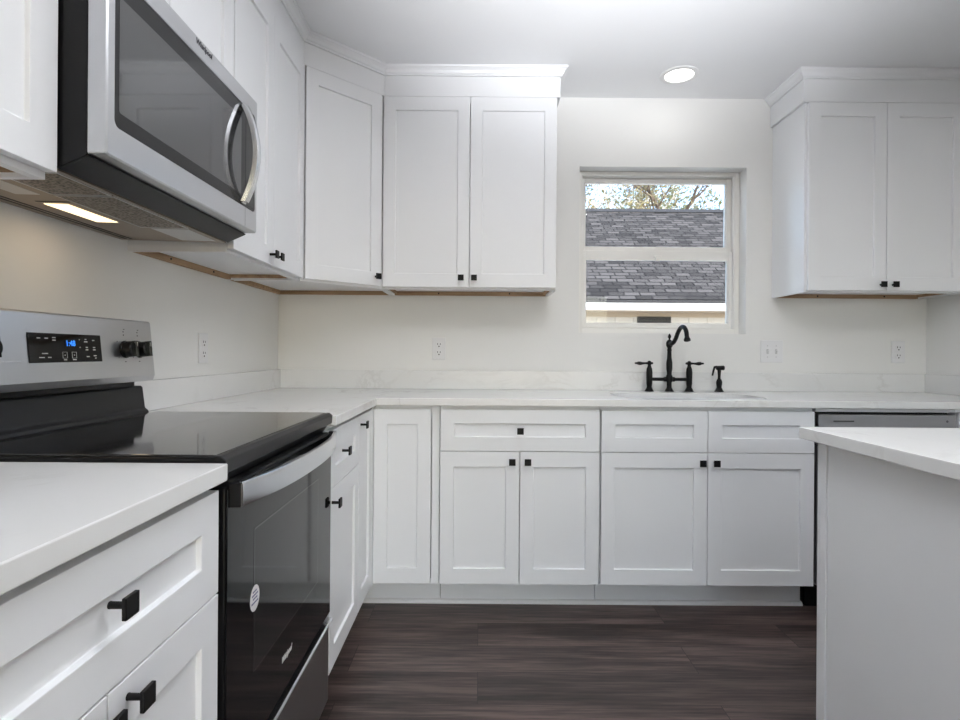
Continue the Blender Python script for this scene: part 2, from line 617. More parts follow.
def door(parent, x0, x1, z0, z1, yf, kx=None, kz=None, **kw):
    o = MB().shaker(x0, x1, z0, z1, yf, **kw).build('door', M['cabinet'], parent, 0.0012)
    if kx is not None: knob(o, kx, kz, yf)
    return o

def drawer(parent, x0, x1, z0, z1, yf, kx=None, kz=None, **kw):
    kw.setdefault('st', 0.060); kw.setdefault('rl', 0.060)
    o = MB().shaker(x0, x1, z0, z1, yf, **kw).build('drawer', M['cabinet'], parent, 0.0012)
    if kx is not None: knob(o, kx, kz, yf)
    return o

ZB, ZT = 1.4125, 2.36          # wall cabinet box bottom and top
ZDB, ZDT = 1.4225, 2.336       # wall cabinet doors
DU = 0.303                     # wall cabinet depth to face frame
def wall_box(root, W, zb=ZB, zt=ZT, rail=True, depth=DU):
    """carcass with a bottom panel set up inside the sides, so the raw hanging rail shows below it"""
    c = MB()
    g = 0.001
    c.box(g, 0.016, -depth + 0.019, -g, zb, zt)
    c.box(W - 0.016, W - g, -depth + 0.019, -g, zb, zt)
    c.box(0.016, W - 0.016, -depth + 0.019, -g, zb + 0.022, zb + 0.036)
    c.box(0.016, W - 0.016, -depth + 0.019, -g, zt - 0.014, zt)
    c.box(0.016, W - 0.016, -0.010, -g, zb + 0.036, zt - 0.014)
    c.build('carcass', M['cabinet'], root, 0.0006)
    f = MB()
    f.box(g, 0.038, -depth, -depth + 0.019, zb, zt)
    f.box(W - 0.038, W - g, -depth, -depth + 0.019, zb, zt)
    f.box(0.038, W - 0.038, -depth, -depth + 0.019, zb, zb + 0.04)
    f.box(0.038, W - 0.038, -depth, -depth + 0.019, zt - 0.05, zt)
    f.build('face_frame', M['cabinet'], root, 0.0006)
    if rail:
        r = MB()
        r.box(0.0165, W - 0.0165, -0.019, -0.0015, zb + 0.001, zb + 0.0215)
        r.box(0.0165, 0.030, -depth + 0.03, -0.0195, zb + 0.008, zb + 0.0215)
        r.box(W - 0.030, W - 0.0165, -depth + 0.03, -0.0195, zb + 0.008, zb + 0.0215)
        o = r.build('hanging_rail', M['wood'], root, 0.0006)
        o['label'] = 'raw wooden hanging rail'
        for q in ((0.30, 0.75) if W > 0.5 else (0.6,)):
            MB().lathe([(0.004, 0), (0.004, 0.002)], q * W, -0.0192, zb + 0.011, 10, Matrix.Rotation(PI / 2, 3, 'X')).build('screw_head', M['black'], o)

YF = -DU - 0.021               # door fronts
GU = 'white shaker wall cabinets'
# back wall, left of the window
B1 = XL + 0.610
t = thing('wall_cabinet', 'white double-door wall cabinet on back wall immediately left of the window', 'cabinet', (B1, 0, 0), 0, GU)
wall_box(t, 0.8375)
door(t, 0.003, 0.4175, ZDB, ZDT, YF, 0.379, 1.466)
door(t, 0.4205, 0.8345, ZDB, ZDT, YF, 0.442, 1.466)
# back wall, right of the window
B2 = 1.562
t = thing('wall_cabinet', 'white double-door wall cabinet on back wall right of the window', 'cabinet', (B2, 0, 0), 0, GU)
wall_box(t, 0.79)
door(t, 0.011, 0.3855, 1.4205, 2.323, YF, 0.3585, 1.449)
door(t, 0.3885, 0.764, 1.4205, 2.323, YF, 0.4165, 1.449)
MB().box(0.7915, XR - B2 - 0.001, -0.29, -0.272, ZB, ZT).build('filler_strip', M['cabinet'], t, 0.0008)
# diagonal corner
CZ = 0.610
t = thing('corner_wall_cabinet', 'single-door white wall cabinet set diagonally across the corner', 'cabinet', (XL, 0, 0), 0, GU)
def corner_poly(o=0.0):
    return [(o + 0.001, -o - 0.001), (CZ - 0.002, -o - 0.001), (CZ - 0.002, -DU + 0.014), (DU - 0.014, -CZ + 0.002), (o + 0.001, -CZ + 0.002)]
c = MB()
c.prism(corner_poly(), ZB + 0.022, ZB + 0.036, 'z')
c.prism(corner_poly(), ZT - 0.014, ZT, 'z')
c.box(0.001, 0.012, -CZ + 0.002, -0.012, ZB + 0.036, ZT - 0.014)
c.box(0.001, CZ - 0.002, -0.012, -0.001, ZB + 0.036, ZT - 0.014)
c.box(0.020, DU - 0.016, -CZ + 0.002, -CZ + 0.016, ZB, ZT - 0.014)
c.box(CZ - 0.016, CZ - 0.002, -DU + 0.016, -0.020, ZB, ZT - 0.014)
c.build('carcass', M['cabinet'], t, 0.0006)
r = MB()
r.box(0.001, 0.019, -CZ + 0.018, -0.020, ZB + 0.001, ZB + 0.0215)
r.box(0.001, CZ - 0.018, -0.019, -0.001, ZB + 0.001, ZB + 0.0215)
r.box(0.020, DU - 0.03, -CZ + 0.0165, -CZ + 0.030, ZB + 0.003, ZB + 0.0215)
o = r.build('hanging_rail', M['wood'], t, 0.0006)
o['label'] = 'raw wooden hanging rail'
# the face, built in a frame turned by 45 degrees
FW = math.hypot(CZ - DU, CZ - DU)
Rm = Matrix.Translation((DU, -CZ, 0)) @ Matrix.Rotation(PI / 4, 4, 'Z')
f = MB()
f.box(0.004, 0.02, 0, 0.018, ZB, ZT)
f.box(FW - 0.02, FW - 0.004, 0, 0.018, ZB, ZT)
f.box(0.02, FW - 0.02, 0, 0.018, ZB, ZB + 0.03)
f.box(0.02, FW - 0.02, 0, 0.018, ZT - 0.05, ZT)
fo = f.build('face_frame', M['cabinet'], t, 0.0006)
fo.data.transform(Rm)
do = door(t, 0.018, FW - 0.024, ZDB, ZDT, -0.021, FW - 0.056, 1.466)
do.data.transform(Rm)
do.children[0].data.transform(Rm)

# left wall run: local x runs towards the back wall, local -y points into the room
L90 = PI / 2
t = thing('wall_cabinet', 'white double-door wall cabinet on left wall between microwave and corner cabinet', 'cabinet', (XL, -1.312, 0), L90, GU)
wall_box(t, 0.70)
door(t, 0.003, 0.3355, ZDB, ZDT, YF, 0.306, 1.458)
door(t, 0.3385, 0.697, ZDB, ZDT, YF, 0.362, 1.458)
t = thing('wall_cabinet', 'short white wall cabinet directly above the microwave', 'cabinet', (XL, -2.038, 0), L90, GU)
wall_box(t, 0.724, zb=1.862, rail=False)
door(t, 0.003, 0.3605, 1.870, ZDT, YF, st=0.062)
door(t, 0.3635, 0.721, 1.870, ZDT, YF, st=0.066)
t = thing('wall_cabinet', 'white wall cabinet left of the microwave, cut by the photo edge', 'cabinet', (XL, -2.806, 0), L90, GU)
wall_box(t, 0.766)
door(t, 0.003, 0.3815, ZDB + 0.003, ZDT, YF)
door(t, 0.3845, 0.7655, ZDB + 0.003, ZDT, YF, st=0.063)

# frieze boards and crown, one run per side
def crown_run(label, path, frieze_z0):
    """path: plan points of the frieze face, walked with the room on the right-hand side"""
    t = thing('crown_moulding', label, 'crown moulding', (0, 0, 0), 0, 'crown mouldings over the wall cabinets')
    def offset(d):
        out = []
        n = len(path)
        for i, p in enumerate(path):
            p = Vector(p)
            ds = []
            if i > 0: ds.append((p - Vector(path[i-1])).normalized())
            if i < n - 1: ds.append((Vector(path[i+1]) - p).normalized())
            ns = [Vector((e.y, -e.x)) for e in ds]
            m = sum(ns, Vector((0, 0))).normalized()
            k = d / max(0.3, m.dot(ns[0]))
            out.append(p + m * k)
        return out
    def run(prof, name):
        m = MB()
        lines = [[Vector((q.x, q.y, z)) for q in offset(d)] for d, z in prof]
        secs = [[lines[j][i] for j in range(len(prof))] for i in range(len(path))]
        m.loft(secs)
        return m.build(name, M['cabinet'], t, 0.0008)
    zc = H - 0.001
    run([(-0.014, frieze_z0), (0.0, frieze_z0), (0.0, H - 0.045), (-0.014, H - 0.045)], 'frieze')
    run([(-0.010, H - 0.0445), (0.007, H - 0.0445), (0.008, H - 0.038), (0.013, H - 0.034), (0.018, H - 0.022), (0.027, H - 0.013), (0.032, H - 0.011), (0.033, zc), (-0.010, zc)], 'cornice')
    return t
ff = 0.318
crown_run('white crown moulding running over the left wall, corner and back cabinets left of the window',
          [(XL + ff, -2.806), (XL + ff, -CZ - 0.006), (XL + CZ + 0.006, -ff), (B1 + 0.8375 + 0.014, -ff), (B1 + 0.8375 + 0.014, -0.004)], 2.340)
crown_run('white crown moulding over the wall cabinet right of the window',
          [(B2 - 0.014, -0.004), (B2 - 0.014, -ff), (XR - 0.003, -ff)], 2.327)

# ---- base cabinets
DB = 0.609
YB = -0.630
BT = 0.8825                     # top of the boxes
GB = 'white shaker base cabinets'
def base_box(root, W, toe_end=None, gx0=0.001, gx1=0.001, rails=(0.123, 0.6887, 0.867)):
    c = MB()
    c.box(gx0, 0.017, -DB + 0.019, -0.002, 0.115, BT)
    c.box(W - 0.017, W - gx1, -DB + 0.019, -0.002, 0.115, BT)
    c.box(0.017, W - 0.017, -DB + 0.019, -0.002, 0.115, 0.130)
    c.box(0.017, W - 0.017, -0.010, -0.002, 0.130, BT)
    c.build('carcass', M['cabinet'], root, 0.0006)
    f = MB()
    f.box(gx0, 0.036, -DB, -DB + 0.019, 0.115, BT)
    f.box(W - 0.036, W - gx1, -DB, -DB + 0.019, 0.115, BT)
    f.box(0.036, W - 0.036, -DB, -DB + 0.019, 0.115, 0.150)
    f.box(0.036, W - 0.036, -DB, -DB + 0.019, 0.845, BT)
    f.box(0.036, W - 0.036, -DB, -DB + 0.019, 0.670, 0.705)
    f.build('face_frame', M['cabinet'], root, 0.0006)
    MB().box(gx0, (W - gx1) if toe_end is None else toe_end, -0.527, -0.510, 0.001, 0.1145).build('toe_kick', M['cabinet'], root, 0.0008)

ZS0, ZS1, ZDB2, ZDT2 = 0.6872, 0.6902, 0.1232, 0.867
# lazy-susan corner
t = thing('corner_base_cabinet', 'white corner base cabinet with a folding two-part door facing both runs', 'cabinet', (XL, 0, 0), 0, GB)
c = MB()
CB = 0.9135
c.box(0.002, CB - 0.002, -0.016, -0.002, 0.115, BT)
c.box(0.002, 0.016, -CB + 0.002, -0.016, 0.115, BT)
c.box(0.016, DB - 0.019, -CB + 0.002, -CB + 0.016, 0.115, BT)
c.box(CB - 0.016, CB - 0.002, -DB + 0.019, -0.016, 0.115, BT)
c.prism([(0.016, -0.016), (CB - 0.016, -0.016), (CB - 0.016, -DB + 0.019), (DB - 0.019, -DB + 0.019), (DB - 0.019, -CB + 0.016), (0.016, -CB + 0.016)], 0.115, 0.130, 'z')
c.build('carcass', M['cabinet'], t, 0.0006)
f = MB()
f.box(CB - 0.034, CB - 0.001, -DB, -DB + 0.018, 0.115, BT)
f.box(0.632, CB - 0.034, -DB, -DB + 0.018, 0.845, BT)
f.box(DB - 0.018, DB, -CB + 0.002, -0.654, 0.845, BT)
f.box(0.592, 0.6315, -0.6535, -0.592, 0.115, BT)
f.build('face_frame', M['cabinet'], t, 0.0006)
k = MB()
k.box(0.527, CB - 0.001, -0.527, -0.510, 0.001, 0.1145)
k.box(0.510, 0.527, -CB + 0.002, -0.510, 0.001, 0.1145)
k.build('toe_kick', M['cabinet'], t, 0.0008)
MB().shaker(0.633, 0.8765, ZDB2, ZDT2, YB).build('door', M['cabinet'], t, 0.0012)
dm = MB().shaker(-CB + 0.004, -0.655, ZDB2, ZDT2, -0.630)
do = dm.build('door', M['cabinet'], t, 0.0012)
do.data.transform(Matrix.Rotation(L90, 4, 'Z'))
kn = knob(do, -CB + 0.026, 0.832, -0.630)
kn.data.transform(Matrix.Rotation(L90, 4, 'Z'))
do['label'] = 'narrow folding door with black square knob'

# 27 inch cabinet with a full-width drawer
A0 = XL + 0.914
t = thing('base_cabinet', 'white base cabinet with wide drawer over two doors, left of the sink cabinet', 'cabinet', (A0, 0, 0), 0, GB)
base_box(t, 0.6855)
drawer(t, 0.003, 0.6815, ZS1, ZDT2, YB, 0.342, 0.7785)
door(t, 0.003, 0.3405, ZDB2, ZS0, YB, 0.3085, 0.6475)
door(t, 0.3435, 0.6815, ZDB2, ZS0, YB, 0.3745, 0.6475)
# sink base
S0 = A0 + 0.6865
t = thing('sink_base_cabinet', 'white sink cabinet with two false drawer fronts over two doors', 'cabinet', (S0, 0, 0), 0, GB)
base_box(t, 0.914, toe_end=0.912)
drawer(t, 0.003, 0.4555, ZS1, ZDT2, YB)
drawer(t, 0.4585, 0.911, ZS1, ZDT2, YB)
door(t, 0.003, 0.4555, ZDB2, ZS0, YB, 0.4275, 0.6475)
door(t, 0.4585, 0.911, ZDB2, ZS0, YB, 0.4865, 0.6475)
# right of the dishwasher
R0 = 2.043
t = thing('base_cabinet', 'narrow white base cabinet between dishwasher and right wall', 'cabinet', (R0, 0, 0), 0, GB)
base_box(t, XR - R0 - 0.002)
drawer(t, 0.003, XR - R0 - 0.005, ZS1, ZDT2, YB)
door(t, 0.003, XR - R0 - 0.005, ZDB2, ZS0, YB)
# between range and corner
Y0 = -1.327
t = thing('base_cabinet', 'narrow white base cabinet with drawer and door between range and corner', 'cabinet', (XL, Y0, 0), L90, GB)
WN = -0.9135 - Y0 - 0.001
base_box(t, WN)
drawer(t, 0.003, WN - 0.003, ZS1, ZDT2, YB, 0.150, 0.783)
door(t, 0.003, WN - 0.003, ZDB2, ZS0, YB, 0.021, 0.645)
# near left
Y1 = -2.680
WNL = -2.0665 - Y1
t = thing('base_cabinet', 'white base cabinet in the near left foreground with drawer over two doors', 'cabinet', (XL, Y1, 0), L90, GB)
base_box(t, WNL)
drawer(t, 0.003, WNL - 0.002, ZS1, ZDT2, YB, 0.318, 0.797)
door(t, 0.003, 0.3155, ZDB2, ZS0, YB, 0.296, 0.662)
door(t, 0.3185, WNL - 0.002, ZDB2, ZS0, YB, 0.356, 0.662)

# shoe moulding along the toe kick
sm = MB()
prof = [(-0.5275, 0.0), (-0.543, 0.0), (-0.543, 0.006), (-0.538, 0.014), (-0.5275, 0.018)]
sm.prism(prof, XL + 0.545, S0 + 0.916, 'x')
structure(sm.build('trim_1', M['trim'], None, 0.0006))

# ------------------------------------------------------------------ worktops
CT0, CT1 = 0.8835, 0.9137
def slab(name, outline, holes, z0, z1, parent=None):
    bm = bmesh.new()
    es = []
    for loop in [outline] + holes:
        vs = [bm.verts.new((p[0], p[1], z1)) for p in loop]
        es += [bm.edges.new((vs[i], vs[(i + 1) % len(vs)])) for i in range(len(vs))]
    bmesh.ops.triangle_fill(bm, edges=es, use_beauty=True, use_dissolve=False)
    top = list(bm.faces)
    ex = bmesh.ops.extrude_face_region(bm, geom=top)
    for g in ex['geom']:
        if isinstance(g, bmesh.types.BMVert): g.co.z = z0
    m = MB(); m.bm.free(); m.bm = bm
    return m.build(name, M['quartz'], parent, 0.002, angle=50)

def rrect(x0, x1, y0, y1, r, n=8):
    pts = []
    for cx, cy, a0 in ((x1 - r, y1 - r, 0), (x0 + r, y1 - r, PI/2), (x0 + r, y0 + r, PI), (x1 - r, y0 + r, 1.5*PI)):
        for k in range(n + 1):
            a = a0 + PI / 2 * k / n
            pts.append((cx + r * math.cos(a), cy + r * math.sin(a)))
    return pts
SX0, SX1, SY0, SY1 = 0.635, 1.300, -0.545, -0.195
hole = rrect(SX0, SX1, SY0, SY1, 0.085)
ct = thing('countertop', 'white quartz L-shaped countertop running from the range past the sink', 'countertop')
slab('worktop', [(XL + 0.002, -0.002), (XR - 0.002, -0.002), (XR - 0.002, -0.645), (XL + 0.647, -0.645), (XL + 0.647, -1.325), (XL + 0.002, -1.325)], [hole], CT0, CT1, ct)
BS = CT1 + 0.098
GS = 'quartz backsplash strips'
def splash(label, *b):
    tag(box('backsplash', M['quartz'], None, *b, CT1 + 0.0005, BS, 0.0012), label, 'backsplash', GS)
splash('long white quartz backsplash strip on the back wall behind the faucet', XL + 0.020, XR - 0.020, -0.018, -0.002)
splash('white quartz backsplash strip on the left wall between range and corner', XL + 0.002, XL + 0.018, -1.325, -0.002)
splash('short white quartz backsplash strip on the right wall at the photo edge', XR - 0.018, XR - 0.002, -0.645, -0.002)
ct2 = thing('countertop', 'short white quartz countertop in the left foreground beside the range', 'countertop')
slab('worktop', [(XL + 0.002, -2.068), (XL + 0.645, -2.068), (XL + 0.645, -2.700), (XL + 0.002, -2.700)], [], CT0, CT1, ct2)

# ------------------------------------------------------------------ sink
sk = thing('kitchen_sink', 'white undermount sink set in the countertop below the window', 'sink', ((SX0 + SX1) / 2, (SY0 + SY1) / 2, 0.68))
def ring(x0, x1, y0, y1, r, z, n=8):
    ox, oy, oz = sk.location
    return [Vector((p[0] - ox, p[1] - oy, z - oz)) for p in rrect(x0, x1, y0, y1, r, n)]
m = MB()
e = 0.004
secs = [ring(SX0 - 0.02, SX1 + 0.02, SY0 - 0.02, SY1 + 0.02, 0.10, CT0 - 0.0005),
        ring(SX0 - e, SX1 + e, SY0 - e, SY1 + e, 0.085, CT0 - 0.0005),
        ring(SX0 + 0.004, SX1 - 0.004, SY0 + 0.004, SY1 - 0.004, 0.08, 0.80),
        ring(SX0 + 0.012, SX1 - 0.012, SY0 + 0.012, SY1 - 0.012, 0.075, 0.715),
        ring(SX0 + 0.05, SX1 - 0.05, SY0 + 0.05, SY1 - 0.05, 0.06, 0.69)]
R = [[m.bm.verts.new(p) for p in s_] for s_ in secs]
for i in range(len(R) - 1):
    for k in range(len(R[0])):
        j = (k + 1) % len(R[0])
        m.bm.faces.new((R[i][k], R[i][j], R[i+1][j], R[i+1][k]))
m.bm.faces.new(R[-1])
o = m.build('basin', M['plate'], sk, smooth=True)
sl = o.modifiers.new('shell', 'SOLIDIFY')
sl.thickness = 0.006
sl.offset = -1
MB().lathe([(0.045, 0.0), (0.045, 0.003), (0.035, 0.004), (0.030, 0.002)], 0, 0, 0.0115, 20).build('drain', M['steel'], sk, smooth=True)

# ------------------------------------------------------------------ faucet and sprayer
FY = -0.085
fa = thing('bridge_faucet', 'matte black bridge faucet with two lever handles below the window', 'faucet', (0.989, FY, CT1))
foot = [(0.0235, 0.0), (0.0235, 0.003), (0.021, 0.006), (0.0165, 0.014), (0.0135, 0.020), (0.0125, 0.022)]
m = MB()
m.lathe(foot + [(0.0125, 0.048), (0.0165, 0.054), (0.0185, 0.062), (0.0185, 0.072), (0.0165, 0.080), (0.0125, 0.088), (0.0125, 0.100), (0.0155, 0.118), (0.0155, 0.150), (0.0115, 0.178),
                (0.0105, 0.210), (0.0125, 0.216), (0.0105, 0.222), (0.0100, 0.228), (0.013, 0.232), (0.0165, 0.240), (0.0175, 0.249), (0.0160, 0.258), (0.0105, 0.267),
                (0.0048, 0.271), (0.0045, 0.276), (0.0080, 0.283), (0.0085, 0.288), (0.0060, 0.295), (0.0015, 0.302)], 0, 0, 0, 24)
m.build('column', M['black'], fa, smooth=True)
m = MB()
m.tube([(-0.104, 0, 0.064), (0.104, 0, 0.064)], 0.0085, 16)
for s_ in (-1, 1):
    m.tube([(s_ * 0.018, 0, 0.064), (s_ * 0.026, 0, 0.064), (s_ * 0.031, 0, 0.064)], [0.0125, 0.0125, 0.0085], 16)
m.build('bridge', M['black'], fa, smooth=True)
# gooseneck comes out towards the room
P = []
ctrl = [(0.0, -0.012, 0.250), (0.004, -0.040, 0.252), (0.009, -0.065, 0.272), (0.014, -0.090, 0.308), (0.017, -0.122, 0.329), (0.019, -0.158, 0.328), (0.020, -0.184, 0.308), (0.019, -0.196, 0.284)]
for i in range(len(ctrl) - 1):
    p0 = Vector(ctrl[max(i-1, 0)]); p1 = Vector(ctrl[i]); p2 = Vector(ctrl[i+1]); p3 = Vector(ctrl[min(i+2, len(ctrl)-1)])
    for q in range(5):
        u = q / 5
        P.append(0.5 * ((2*p1) + (p2-p0)*u + (2*p0-5*p1+4*p2-p3)*u*u + (3*p1-p0-3*p2+p3)*u**3))
P.append(Vector(ctrl[-1]))
dn = (P[-1] - P[-2]).normalized()
rad = [0.0105] * len(P)
P += [P[-1] + dn * 0.006, P[-1] + dn * 0.010, P[-1] + dn * 0.018, P[-1] + dn * 0.024]
rad += [0.0105, 0.0125, 0.0160, 0.0160]
MB().tube(P, rad, 18).build('spout', M['black'], fa, smooth=True)
for s_ in (-1, 1):
    m = MB()
    m.lathe(foot + [(0.0130, 0.030), (0.0150, 0.040), (0.0155, 0.075), (0.0160, 0.100), (0.0140, 0.118), (0.0095, 0.130), (0.0080, 0.136), (0.0095, 0.139), (0.0095, 0.154), (0.007, 0.158), (0.003, 0.160)], s_ * 0.104, 0, 0, 22)
    post = m.build('valve_post', M['black'], fa, smooth=True)
    h = MB()
    x = s_ * 0.104
    pts = [(x - s_*0.018, 0, 0.147), (x - s_*0.010, 0, 0.147), (x + s_*0.012, 0, 0.147), (x + s_*0.020, 0, 0.147), (x + s_*0.034, 0, 0.146), (x + s_*0.048, 0, 0.146), (x + s_*0.060, 0, 0.147), (x + s_*0.066, 0, 0.147), (x + s_*0.070, 0, 0.147), (x + s_*0.076, 0, 0.147)]
    h.tube(pts, [0.0055, 0.0062, 0.0062, 0.0050, 0.0062, 0.0095, 0.0085, 0.0045, 0.0058, 0.0030], 16)
    h.build('lever_handle', M['black'], post, smooth=True)
sp = thing('side_sprayer', 'matte black side sprayer standing right of the faucet', 'sprayer', (1.250, FY, CT1))
MB().lathe(foot + [(0.0125, 0.030), (0.0145, 0.040), (0.0150, 0.052), (0.0120, 0.062), (0.0090, 0.067)], 0, 0, 0, 22).build('holder', M['black'], sp, smooth=True)
m = MB()
m.lathe([(0.0075, 0.067), (0.0070, 0.080), (0.0085, 0.100), (0.0095, 0.112), (0.008, 0.120)], 0, 0, 0, 18)
m.tube([(-0.016, 0, 0.123), (-0.012, 0, 0.124), (0.010, 0, 0.125), (0.022, 0, 0.125), (0.025, 0, 0.125)], [0.009, 0.0115, 0.0115, 0.0125, 0.0105], 16)
m.build('spray_head', M['black'], sp, smooth=True)
MB().tube([(-0.012, 0, 0.132), (-0.024, 0, 0.130), (-0.030, 0, 0.112), (-0.036, 0, 0.084)], [0.0055, 0.0060, 0.0050, 0.0042], 12).build('trigger', M['black'], sp, smooth=True)

# ------------------------------------------------------------------ range
RY0, RW = -2.061, 0.728
rg = thing('range', 'freestanding stainless and black glass electric range on the left', 'oven range', (XL, RY0, 0), L90)
def D(d): return -d          # depth from the wall to local y
MB().box(0.002, RW - 0.002, D(0.598), D(0.03), 0.03, 0.9035).build('body', M['blackplastic'], rg, 0.002)
for x in (0.05, RW - 0.05):
    for d in (0.09, 0.54):
        MB().lathe([(0.016, 0.0), (0.016, 0.006), (0.010, 0.008), (0.010, 0.0295)], x, D(d), 0.0, 12).build('foot', M['blackplastic'], rg, smooth=True)
MB().box(0.0, RW, D(0.628), D(0.055), 0.904, 0.921).build('cooktop_frame', M['blackplastic'], rg, 0.004)
ck = MB().box(0.006, RW - 0.006, D(0.618), D(0.105), 0.9212, 0.9255).build('cooktop', M['cookglass'], rg, 0.0015)
# rolled front edge of the cooktop and the vent trim under it
MB().prism([(D(0.6285), 0.9245), (D(0.620), 0.9255), (D(0.6185), 0.9215), (D(0.6285), 0.905), (D(0.6285), 0.892), (D(0.636), 0.892), (D(0.638), 0.917)], 0.0, RW, 'x').build('front_edge', M['blackplastic'], rg, 0.002)
MB().prism([(D(0.599), 0.9035), (D(0.628), 0.9035), (D(0.626), 0.892), (D(0.612), 0.868), (D(0.599), 0.868)], 0.004, RW - 0.004, 'x').build('front_trim', M['darkgrey'], rg, 0.0015)
# oven door
DF = 0.636
od = MB().box(0.012, RW - 0.008, D(DF - 0.004), D(0.600), 0.324, 0.866).build('oven_door', M['blackplastic'], rg, 0.003)
MB().box(0.013, RW - 0.009, D(DF), D(DF - 0.0035), 0.326, 0.862).build('door_glass', M['blackglass'], od, 0.001)
ow = MB().box(0.137, 0.580, D(DF + 0.0004), D(DF + 0.0001), 0.472, 0.754).build('oven_window', M['smoked'], od)
for a_, b_, c_, d_ in ((0.134, 0.583, 0.469, 0.472), (0.134, 0.583, 0.754, 0.757), (0.134, 0.137, 0.472, 0.754), (0.580, 0.583, 0.472, 0.754)):
    MB().box(a_, b_, D(DF + 0.0005), D(DF + 0.0001), c_, d_).build('window_edge', M['microglass'], ow)
ow['label'] = 'slightly lighter see-through window in the oven door'
for i in range(6):
    a = 0.05 + i * (RW - 0.12) / 6
    MB().box(a, a + 0.062, D(0.626), D(0.612), 0.8661, 0.8666).build('vent_slot', M['slot'], od)
# bowed handle band
def bow(u, d0, d1): return d0 + (d1 - d0) * (1 - abs(2 * u - 1) ** 2.4)
hx0, hx1 = 0.030, RW - 0.020
secs = []
for i in range(25):
    u = i / 24
    x = hx0 + (hx1 - hx0) * u
    d = bow(u, 0.656, 0.690)
    zt, zb_ = 0.873, 0.828
    secs.append([(x, D(d - 0.010), zb_), (x, D(d - 0.002), zb_), (x, D(d), zb_ + 0.004), (x, D(d + 0.001), (zt + zb_) / 2), (x, D(d), zt - 0.004), (x, D(d - 0.002), zt), (x, D(d - 0.010), zt)])
hd = MB().loft([[Vector(p) for p in s_] for s_ in secs]).build('handle', M['chrome'], od, smooth=True)
hd['label'] = 'bowed brushed steel handle'
for x0, x1 in ((hx0 - 0.008, hx0 + 0.012), (hx1 - 0.012, hx1 + 0.004)):
    MB().box(x0, x1, D(0.655), D(DF - 0.003), 0.828, 0.872).build('handle_bracket', M['blackplastic'], hd, 0.002)
# warning sticker and maker's mark on the glass
st = MB()
st.loft([[Vector((0.138 + 0.0235 * math.cos(2*PI*k/28), D(DF + q), 0.617 + 0.0255 * math.sin(2*PI*k/28))) for k in range(28)] for q in (0.0005, 0.0009)])
so_ = st.build('sticker', M['sticker'], od)
so_['label'] = 'white oval sticker with blue lines of print'
ln = MB()
for i, (wd, dz) in enumerate(((0.022, 0.014), (0.030, 0.007), (0.020, 0.000), (0.034, -0.008))):
    x = 0.138 - wd / 2
    while x < 0.138 + wd / 2 - 0.002:
        wq = random.uniform(0.002, 0.0045)
        ln.box(x, x + wq, D(DF + 0.0012), D(DF + 0.0009), 0.617 + dz - 0.0016, 0.617 + dz + 0.0016)
        x += wq + 0.0012
ln.build('sticker_print', M['inkblue'], so_)
text_part('maker_mark', 'Whirlpool', 0.019, M['silverprint'], od, Vector((0.331, D(DF + 0.0006), 0.403)), FRONT, shear=0.45, squeeze=0.85, bold=0.0002)
# storage drawer
dr = MB().box(0.010, RW - 0.006, D(0.632), D(0.600), 0.060, 0.305).build('drawer', M['steeldark'], rg, 0.003)
MB().prism([(D(0.600), 0.3085), (D(0.640), 0.3085), (D(0.643), 0.302), (D(0.6405), 0.298), (D(0.633), 0.3065), (D(0.600), 0.3075)], 0.010, RW - 0.006, 'x').build('drawer_lip', M['chrome'], dr, 0.0006)
MB().box(0.02, RW - 0.02, D(0.595), D(0.58), 0.005, 0.0295).build('kick_plate', M['blackplastic'], rg)
# back guard
MB().prism([(D(0.012), 0.904), (D(0.094), 0.9035), (D(0.088), 0.930), (D(0.078), 0.938), (D(0.070), 0.998), (D(0.066), 1.003), (D(0.012), 1.003)], 0.012, RW - 0.012, 'x').build('backguard_riser', M['darkgrey'], rg, 0.003)
MB().box(0.03, RW - 0.035, D(0.058), D(0.015), 1.0035, 1.020).build('backguard_neck', M['blackplastic'], rg)
MB().prism([(D(0.012), 1.0205), (D(0.098), 1.0190), (D(0.104), 1.036), (D(0.088), 1.191), (D(0.082), 1.195), (D(0.012), 1.195)], 0.0, RW - 0.008, 'x').build('control_panel', M['steel'], rg, 0.002)
# things on the sloping face: u along, z up; the face plane leans back
def face_d(z): return 0.104 - (z - 1.036) * (0.016 / 0.155)
TILT = math.atan2(0.016, 0.155)
def panel_mat(x, z, off):
    return Matrix.Translation((x, D(face_d(z) + off), z)) @ Matrix.Rotation(-TILT, 4, 'X')
cp = rg.children[-1] if rg.children[-1].name.startswith('control_panel') else [c_ for c_ in rg.children if c_.name.startswith('control_panel')][0]
def on_panel(mb, name, mat, x, z, off, parent=cp, bevel=0.0, smooth=False):
    o = mb.build(name, mat, parent, bevel, smooth)
    o.data.transform(panel_mat(x, z, off))
    return o
PX0, PX1 = 0.244, 0.484        # display edges (local x)
pc, ph = (PX0 + PX1) / 2, 0.034
dsp = on_panel(MB().box(-(PX1-PX0)/2, (PX1-PX0)/2, -0.002, 0.0005, -ph, ph), 'display', M['blackglass'], pc, 1.113, 0.0, bevel=0.0008)
dsp['label'] = 'black glass touch display showing blue digits'
rotp = (Matrix.Rotation(-TILT, 3, 'X') @ FRONT)
def ptext(name, body, size, mat, x, z, **kw):
    return text_part(name, body, size, mat, dsp, Vector((x, D(face_d(z) + 0.0032), z)), rotp, **kw)
ptext('clock_digits', '1:48', 0.019, M['bluelcd'], pc + 0.008, 1.124, bold=0.0003)
mk = MB()
def dash(u, v, wd, ht=0.0022):
    mk.box(u - wd / 2, u + wd / 2, -0.0030, -0.0024, v - ht / 2, v + ht / 2)
